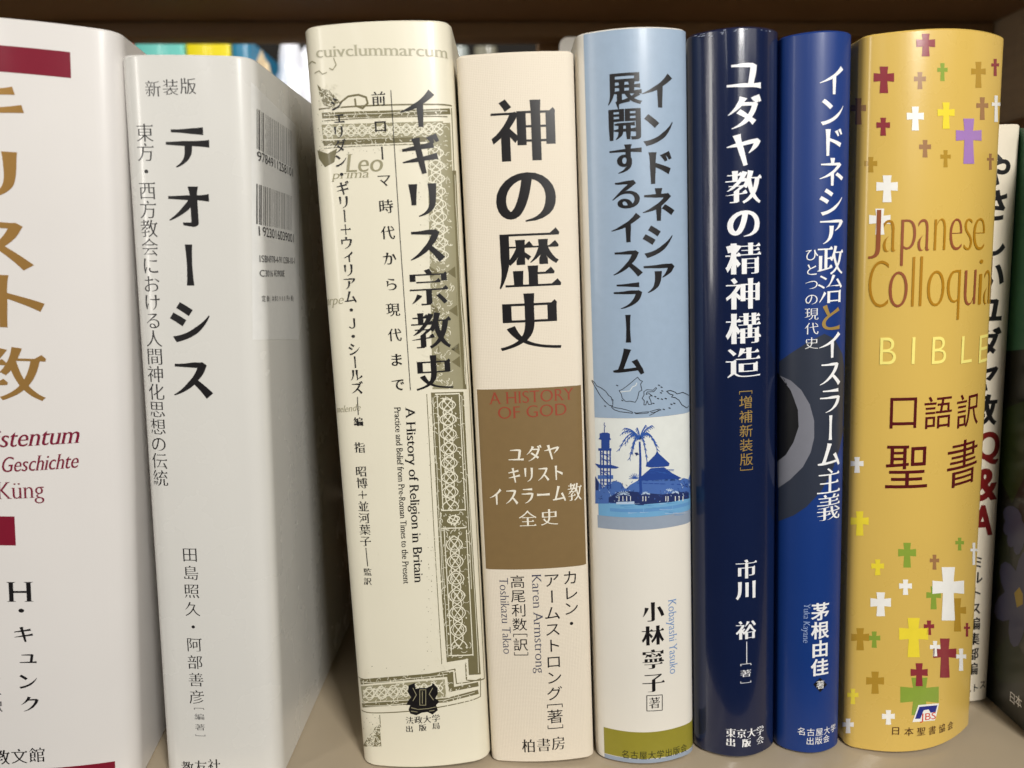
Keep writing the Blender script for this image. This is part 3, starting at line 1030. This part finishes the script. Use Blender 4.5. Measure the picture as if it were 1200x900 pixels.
# 6 -- navy book
J6 = jacket_mat("navy_jacket", (15, 27, 60), .22, .6, .4, coat_rough=.08)
b = make_book("hardcover_book", "dark navy glossy hardcover with a bold white title down its rounded spine",
    ((806, 914, 52), (816, 907, 870), 35, 891), .0062, .0022, .15, J6)
W6, G6 = ink((236, 236, 236), .4), ink((166, 136, 72), .4, .2)
p = Print(b, "title_lettering")
p.column(W6, 'ming_bold', "ユダヤ教の精神構造", (873, 64), (872, 446), 43.5, .93); p.build()
p = Print(b, "edition_lettering")
p.column(G6, 'gothic', "［増補新装版］", (874, 455), (875, 554), 17, .95); p.build()
p = Print(b, "author_lettering")
p.column(W6, 'ming_bold', "市川 裕", (875, 654), (875, 751), 26, .97)
p.line(W6, [(875, 752), (875, 777)], .9)
p.column(W6, 'ming', "［著］", (874, 776), (874, 802), 14, .7); p.build()
p = Print(b, "publisher_lettering")
p.row(W6, 'ming_bold', "東京大学", (850, 858), (895, 854), 12, 1.0)
p.row(W6, 'ming_bold', "出版会", (850, 869), (895, 865), 11, 1.0); p.build()
p = Print(b, "worn_edge", 2)
rw = random.Random(8)
for _ in range(16):
    x = rw.uniform(812, 906)
    s_, z_ = hit(b, x, 60).x, b.h - .0005 - rw.random() ** 2 * .0012
    w_ = rw.uniform(.0003, .0018); q = rw.uniform(.00008, .0002)
    p.add(ink((150, 156, 172), .6), [[Vector((s_, z_)), Vector((s_ + w_, z_ + q * .4)), Vector((s_ + w_ * .8, z_ - q)), Vector((s_ + w_ * .1, z_ - q * .8))]])
p.build()

# 7 -- blue book with a crescent
J7 = jacket_mat("blue_jacket", (11, 50, 118), .42, .12, .12)
b = make_book("hardcover_book", "bright blue slim hardcover with a grey crescent moon on a black disc",
    ((915, 1000, 52), (911, 983, 870), 39, 886), .0045, .0024, .15, J7)
SL, BK7, CG = ink((44, 50, 64), .4), ink((12, 13, 17), .4), ink((120, 121, 130), .4)
p = Print(b, "eclipse_disc")
p.poly(SL, [(913, 424), (925, 415), (945, 402), (966, 391), (978, 397), (987, 415), (992, 450), (991, 490), (984, 525), (975, 552), (962, 576), (945, 594), (930, 604), (912, 611)]); p.build()
p = Print(b, "crescent_moon", 2)
p.poly(BK7, [(911, 436), (919, 444), (928, 460), (935, 480), (936, 500), (930, 518), (921, 533), (911, 541)])
p.poly(CG, [(914, 440), (927, 446), (939, 457), (949, 474), (954, 493), (954, 513), (950, 530), (941, 547), (926, 562), (912, 572), (911, 541), (921, 533), (930, 518), (936, 500), (935, 480), (927, 458)])
p.build()
p = Print(b, "title_lettering", 3)
p.column({None: W6, 8: G6}, 'ming', "インドネシア政治とイスラーム主義", (976, 73), (972, 612), 30, 1.0); p.build()
p = Print(b, "subtitle_lettering", 3)
p.column(W6, 'ming_thin', "ひとつの現代史", (951, 290), (951, 410), 18, .95); p.build()
p = Print(b, "author_lettering", 2)
p.column(W6, 'gothic_bold', "茅根由佳", (962, 705), (961, 793), 22, 1.0)
p.poly(BK7, [(961, 794), (969, 802), (961, 811), (953, 802)])
p.latin_down(ink((150, 170, 210)), 'roman_thin', "Yuka Kayane", (942, 707), (941, 753), 7.5); p.build()
p = Print(b, "role_lettering", 3)
p.glyph_box(W6, 'gothic', "著", 956.5, 797.5, 965.5, 807); p.build()
p = Print(b, "publisher_lettering", 2)
p.row(W6, 'gothic', "名古屋大学", (934, 856), (979, 851), 10, 1.0)
p.row(W6, 'gothic', "出版会", (944, 868), (972, 864), 10, 1.0); p.build()

# 8 -- yellow Bible
J8 = jacket_mat("yellow_jacket", (212, 178, 90), .27, .4, .10, coat_rough=.16)
b = make_book("hardcover_book", "golden yellow book with a round spine scattered with coloured crosses",
    ((1001, 1191, 62), (985, 1146, 862), 39, 884), .0085, .0024, .14, J8, yaw=R(1), skew=.2)
CC = dict(c=(140, 50, 58), b=(158, 116, 76), o=(176, 138, 48), g=(136, 160, 60), w=(240, 238, 232), y=(236, 214, 60), p=(164, 124, 186), m=(150, 104, 56))
CC = {k: ink(v, .26, 0, .5) for k, v in CC.items()}
CROSS = [(1084.7, 39.5, 66, 22, 'c'), (1035.8, 78, 109, 24, 'c'), (1078, 84.5, 104.5, 14, 'b'), (1104.4, 74, 95, 12, 'g'), (1146.5, 72.5, 103, 17, 'o'), (1166, 69, 89, 9, 'c'),
    (1006, 115, 146, 18, 'b'), (1072.5, 125, 153, 20, 'w'), (1108.5, 120, 151, 20, 'y'), (1135, 139, 192, 30, 'p'), (1151, 114, 140.5, 14, 'b'), (1167, 112, 143, 10, 'w'),
    (1035, 138, 159, 16, 'c'), (1084, 164, 184.5, 14, 'b'), (1108, 176, 196, 12, 'o'), (1160.5, 180, 199, 8, 'b'), (1020.5, 184, 202, 15, 'o'), (1039.5, 205.5, 237, 25, 'w'),
    (1031, 244.5, 275, 25, 'w'), (1004.5, 535.5, 554, 15, 'w'), (1007.5, 599, 627.5, 21, 'y'), (1028.5, 655.5, 674, 15, 'y'), (1063, 636, 665, 21, 'g'), (1095, 650, 667.5, 11, 'b'),
    (1124.5, 630, 645, 10, 'g'), (1141, 636, 662, 8, 'w'), (1111, 664.5, 727, 37, 'w'), (1061, 679, 697, 15, 'w'), (1032, 694, 722, 24, 'w'), (1094, 687, 714, 17, 'g'),
    (1122, 701, 740, 20, 'o'), (1133, 730, 746, 7, 'c'), (1070.5, 724, 770, 34, 'y'), (1088.5, 727, 744, 12, 'c'), (1095.5, 751, 769, 12, 'w'), (1107, 748, 794, 27, 'c'),
    (1126, 760, 786, 12, 'w'), (1008, 736, 762, 21, 'o'), (1024.5, 740, 759, 14, 'g'), (1077, 777, 804, 20, 'c'), (1077.5, 794, 838, 45, 'g'), (1025.5, 787, 813, 21, 'o'),
    (999.5, 807, 825, 13, 'y'), (1041, 832, 849, 15, 'w'), (994, 842, 859, 13, 'w')]
order = "ogbmcypw"
for (cx, t_, bt, w, k) in sorted(CROSS, key=lambda c: order.index(c[4])):
    h = bt - t_
    e = w * .17; f = w * .21
    ya, yb = t_ + h * .27, t_ + h * .27 + w * .36
    pts = [(cx - f, t_), (cx + f, t_), (cx + e, ya), (cx + w / 2, ya - w * .03), (cx + w / 2, yb + w * .03), (cx + e, yb), (cx + f, bt), (cx - f, bt), (cx - e, yb), (cx - w / 2, yb + w * .03), (cx - w / 2, ya - w * .03), (cx - e, ya)]
    p = Print(b, "printed_cross", 1 if k in "gob" else 2)
    p.poly(CC[k], pts); p.build()
p = Print(b, "english_lettering", 4)
OC, CM = ink((172, 122, 26), .3, 0, .5), ink((146, 82, 50), .3, 0, .5)
zx = lambda X: 900 + X / 4
zy = lambda Y: 225 + Y / 4
for ch, x0, y0, x1, y1, m in (("J", 472, 85, 528, 312, CM), ("a", 540, 130, 605, 280, OC), ("p", 622, 128, 692, 345, CM), ("a", 702, 126, 762, 276, CM), ("n", 778, 124, 832, 272, OC), ("e", 850, 124, 908, 272, CM), ("s", 918, 124, 956, 272, OC), ("e", 960, 122, 1014, 272, OC),
    ("C", 472, 322, 565, 540, OC), ("o", 566, 372, 654, 540, CM), ("l", 674, 304, 686, 536, OC), ("l", 710, 302, 722, 534, OC), ("o", 745, 368, 825, 535, OC), ("q", 836, 366, 898, 600, OC), ("u", 918, 366, 972, 530, CM), ("i", 986, 316, 1002, 526, OC), ("a", 1010, 366, 1042, 524, OC), ("l", 1052, 300, 1058, 520, OC)):
    p.glyph_box(m, 'narrow_sans', ch, zx(x0), zy(y0), zx(x1), zy(y1))
PY = ink((246, 232, 130), .3, 0, .5)
for ch, x0, x1, d in (("B", 525, 600, 0), ("I", 674, 688, -2), ("B", 768, 834, -4), ("L", 905, 955, -8), ("E", 988, 1030, -12)):
    p.glyph_box(PY, 'gothic_thin', ch, zx(x0), zy(682 + d), zx(x1), zy(808 + d))
p.build()
p = Print(b, "title_lettering", 3)
DR = ink((84, 18, 22), .3, 0, .5)
for ch, x0, y0, x1, y1 in (("口", 1043, 466, 1074, 502), ("語", 1083, 464, 1115, 502), ("訳", 1121, 461, 1146, 500), ("聖", 1038, 522, 1087, 572), ("書", 1110, 516, 1144, 569)):
    p.glyph_box(DR, 'gothic', ch, x0, y0, x1, y1)
p.build()
p = Print(b, "publisher_emblem", 3)
p.poly(CC['w'], [(1069, 846), (1076, 826), (1100, 824), (1097, 838), (1095, 844)])
em = p.build()
p = Print(b, "emblem_letters", 4, em)
p.poly(ink((30, 40, 130)), [(1072, 842), (1077, 828), (1098, 826), (1096, 834), (1090, 835), (1088, 831), (1082, 832), (1078, 842)])
p.latin(ink((210, 70, 50)), 'gothic', "JBS", (1078, 844), (1096, 842), 8)
p.build()
p = Print(b, "publisher_lettering", 3)
p.row(ink((70, 30, 16)), 'gothic', "日本聖書協会", (1043, 856), (1117, 848), 11, 1.0); p.build()

# 9 -- white book set back behind the Bible
J9 = jacket_mat("white_slim_jacket", (226, 216, 196), .4, .15, .15)
b = make_book("hardcover_book", "white book set back beside the yellow one, its black and dark red title half hidden",
    ((1138, 1197, 158), (1106, 1157, 818), 148, 825), .0015, .002, .13, J9)
DR9 = ink((116, 26, 26))
p = Print(b, "title_lettering")
p.column(BLACK, 'gothic_heavy', "やさしいユダヤ教", (1170, 177), (1151, 500), 36, 1.12)
for ch, x0, y0, x1, y1 in (("Q", 1143, 506, 1171, 545), ("&", 1140, 549, 1169, 587), ("A", 1137, 592, 1164, 628)):
    p.glyph_box(DR9, 'gothic_heavy', ch, x0, y0, x1, y1)
p.build()
p = Print(b, "author_lettering")
p.column(BLACK, 'gothic_bold', "ミルトス編集部編", (1146, 650), (1139, 792), 15, 1.15); p.build()
p = Print(b, "publisher_lettering")
p.row(BLACK, 'gothic_bold', "ミルトス", (1118, 811), (1155, 801), 11, 1.0); p.build()

# 10 -- dark flowered book at the right edge
J10 = jacket_mat("dark_jacket", (20, 22, 16), .3, .3, .15)
x_face = on_floor(1157, 821).x
lean = -.045
b = make_book("softcover_book", "dark book cut by the right edge, green above and purple flowers below",
    None, .001, .002, .15, J10, place=(.028, .190, x_face + .0145, -.003, lean))
GN = ink((50, 96, 72), .4)
p = Print(b, "green_panel")
p.poly(GN, [(1183, 150), (1215, 150), (1215, 408), (1173, 412)]); p.build()
p = Print(b, "flower_picture", 1)
PU, YE, LF = ink((62, 64, 96), .4), ink((150, 128, 40), .4), ink((34, 52, 18), .4)
LF2 = ink((24, 34, 16), .4)
for pts in ([(1174, 480), (1200, 470), (1200, 560), (1186, 590), (1172, 560)], [(1166, 640), (1180, 620), (1185, 660), (1168, 690)], [(1162, 770), (1185, 740), (1200, 770), (1200, 800), (1170, 800)]):
    p.poly(LF if pts[0][1] < 600 else LF2, pts)
def petal(cx, cy, ang, L, w):
    q = []
    for k in range(12):
        a_ = 2 * math.pi * k / 12
        x, y = L / 2 + L / 2 * math.cos(a_), w / 2 * math.sin(a_)
        q.append((cx + (x * math.cos(ang) - y * math.sin(ang)) * .55, cy + x * math.sin(ang) + y * math.cos(ang)))
    return q
p.build()
p = Print(b, "flower_petals", 2)
for k in range(6):
    p.poly(PU, petal(1196, 702, -math.pi / 2 + k * math.pi / 3 + .25, 58, 34))
for k in range(4):
    p.poly(PU, petal(1198, 610, math.pi / 2 + .3 + k * .5, 42, 24))
p.build()
p = Print(b, "flower_centre", 3)
p.poly(YE, [(1189, 695), (1195, 688), (1199, 696), (1199, 708), (1192, 712)]); p.build()
p = Print(b, "publisher_lettering", 3)
p.glyph_box(W6, 'gothic', "日", 1184, 812, 1189.5, 824); p.glyph_box(W6, 'gothic', "本", 1190, 815, 1198, 829); p.build()

# ---------------------------------------------------------------- things behind the row
def back_book(label, x0, x1, y, d, z1, rgb, rough=.4):
    bm = bmesh.new()
    box(bm, x0 + .0015, x1 - .0015, y + .003, y + d - .004, .0035, z1 - .003)
    root = bpy.data.objects.new("book", None); COL.objects.link(root)
    root.location = (0, 0, 0)
    root['label'] = label; root['category'] = 'book'; root['group'] = 'books in the row behind'
    root.location = ((x0 + x1) / 2, y, .0003)
    bx = mesh_object("page_block", bm, paper_mat, root)
    bx.location = (-(x0 + x1) / 2, -y, 0)
    bm = bmesh.new()
    t = .0014
    pr = profile(x1 - x0, .0025, .002, d)
    outer = pr
    ns = []
    for i in range(len(pr)):
        dd = (pr[min(i + 1, len(pr) - 1)] - pr[max(i - 1, 0)]).normalized(); ns.append(Vector((dd.y, -dd.x)))
    rings = []
    for off, z in ((0, 0), (0, z1), (-t, z1), (-t, 0)):
        rings.append([bm.verts.new((p.x + q.x * off, p.y + q.y * off, z)) for p, q in zip(pr, ns)])
    for a in range(4):
        A, C_ = rings[a], rings[(a + 1) % 4]
        for i in range(len(pr) - 1): bm.faces.new((A[i], A[i + 1], C_[i + 1], C_[i]))
    for e in (0, -1): bm.faces.new([r[e] for r in rings][::(1 if e == 0 else -1)])
    bmesh.ops.recalc_face_normals(bm, faces=bm.faces)
    mesh_object("jacket", bm, plain_mat("back_jacket", rgb, rough, .08, 40, coat=.3), root, smooth=40)
    return root
YB = .46
bx_ = lambda px: on_y(px, 60, YB).x
back_book("red book in the back row, only a sliver beside the teal one", bx_(118), bx_(156), YB, .12, .340, (190, 40, 36))
back_book("teal book in the back row behind the white book with bar codes", bx_(157.5), bx_(216), YB, .12, .335, (112, 206, 196))
back_book("orange-edged yellow book in the back row behind the white book", bx_(218), bx_(270), YB, .12, .338, (244, 226, 20))
back_book("blue book in the back row right of the yellow one", bx_(271), bx_(293), YB, .12, .335, (40, 130, 168))
back_book("dull green-grey book in the back row glimpsed above the cloth book", bx_(556), bx_(582), YB, .12, .33, (124, 122, 104))
back_book("pale book in the back row right of the cream knotwork one", bx_(522), bx_(548), YB, .12, .33, (150, 160, 156))

# crumpled clear bag and a beige soft toy shape behind it
bm = bmesh.new()
bmesh.ops.create_icosphere(bm, subdivisions=5, radius=1.0)
from mathutils import noise
for v in bm.verts:
    n_ = v.co.normalized()
    d = 1 + .22 * noise.noise(n_ * 2.1) + .12 * abs(noise.noise(n_ * 5.3)) + .05 * noise.noise(n_ * 11)
    v.co = Vector((n_.x * .036 * d, n_.y * .04 * d, max(-.17, n_.z * .17 * d)))
bag_x = (bx_(296) + bx_(352)) / 2
o = mesh_object("plastic_bag", bm, plain_mat("bag_film", (226, 228, 236), .25, .12, 60, bump=.3, coat=.5), None, smooth=50)
o.location = (bag_x + .004, YB + .05, .1702)
o['label'] = "crumpled white plastic-wrapped bundle behind the gap beside the knotwork book"; o['category'] = 'bag'
bm = bmesh.new()
bmesh.ops.create_icosphere(bm, subdivisions=4, radius=1.0)
for v in bm.verts:
    n_ = v.co.normalized()
    d = 1 + .18 * noise.noise(n_ * 2.6 + Vector((3, 1, 0))) + .06 * noise.noise(n_ * 9)
    v.co = Vector((n_.x * .019 * d, n_.y * .014 * d, max(-.152, n_.z * .152 * d)))
o = mesh_object("cloth_bundle", bm, plain_mat("beige_cloth", (206, 186, 150), .8, .12, 80, bump=.3), None, smooth=60)
o.location = (on_y(315, 90, YB - .03).x, YB - .03, .1527)
o['label'] = "beige cloth bundle standing in front of the white plastic wrap"; o['category'] = 'bundle'

# white folded card between the cloth book and the light blue one
bm = bmesh.new()
c0 = on_y(655.5, 55, .160)
prof_c = []
bm2 = bmesh.new()
zt = on_y(660, 44, .160).z
pts = [(c0.x, 0), (c0.x + .013, 0), (c0.x + .013, zt)] + [(c0.x + .004 - .004 * math.sin(a_ * math.pi / 12), zt - .004 + .004 * math.cos(a_ * math.pi / 12)) for a_ in range(7)]
f = bm.faces.new([bm.verts.new((x, 0, z)) for x, z in pts])
r_ = bmesh.ops.extrude_face_region(bm, geom=[f])
for v in [g for g in r_['geom'] if isinstance(g, bmesh.types.BMVert)]: v.co.y += .0022
bmesh.ops.recalc_face_normals(bm, faces=bm.faces)
bm2.free()
o = mesh_object("folded_card", bm, plain_mat("white_card", (238, 238, 234), .5, .03), None)
o.location = (0, .160, .0003)
o['label'] = "white card whose rounded corner pokes up behind the cloth book"; o['category'] = 'card'

# peg hole in the side panel: a black disc, its colour standing for the shade inside
bm = bmesh.new()
hp = None
d = ray(1152, 24); t_ = (.2912) / d.x; hp = CAM + d * t_
bmesh.ops.create_cone(bm, cap_ends=True, segments=20, radius1=.0045, radius2=.0045, depth=.0012, matrix=Matrix.Translation(hp) @ Matrix.Rotation(R(90), 4, 'Y'))
o = mesh_object("peg_hole_shade", bm, plain_mat("hole_shade_black", (14, 12, 10), .6), None, smooth=40)
o['label'] = "small black disc for the shade inside a peg hole in the side panel at the upper right"; o['category'] = 'socket'
# batten on the side panel
d = ray(1199, 137); t_ = .2862 / d.x; q_ = CAM + d * t_
bm = bmesh.new()
box(bm, .2862, .2910, .05, .2990, q_.z - .012, q_.z, .0005)
o = mesh_object("side_batten", bm, plain_mat("batten_wood", (140, 112, 80), .5, .1, 30), None, smooth=40)
o['label'] = "lighter brown wooden batten on the side panel above the white book"; o['category'] = 'batten'

bpy.data.objects.remove(_fo); bpy.data.curves.remove(_fc)
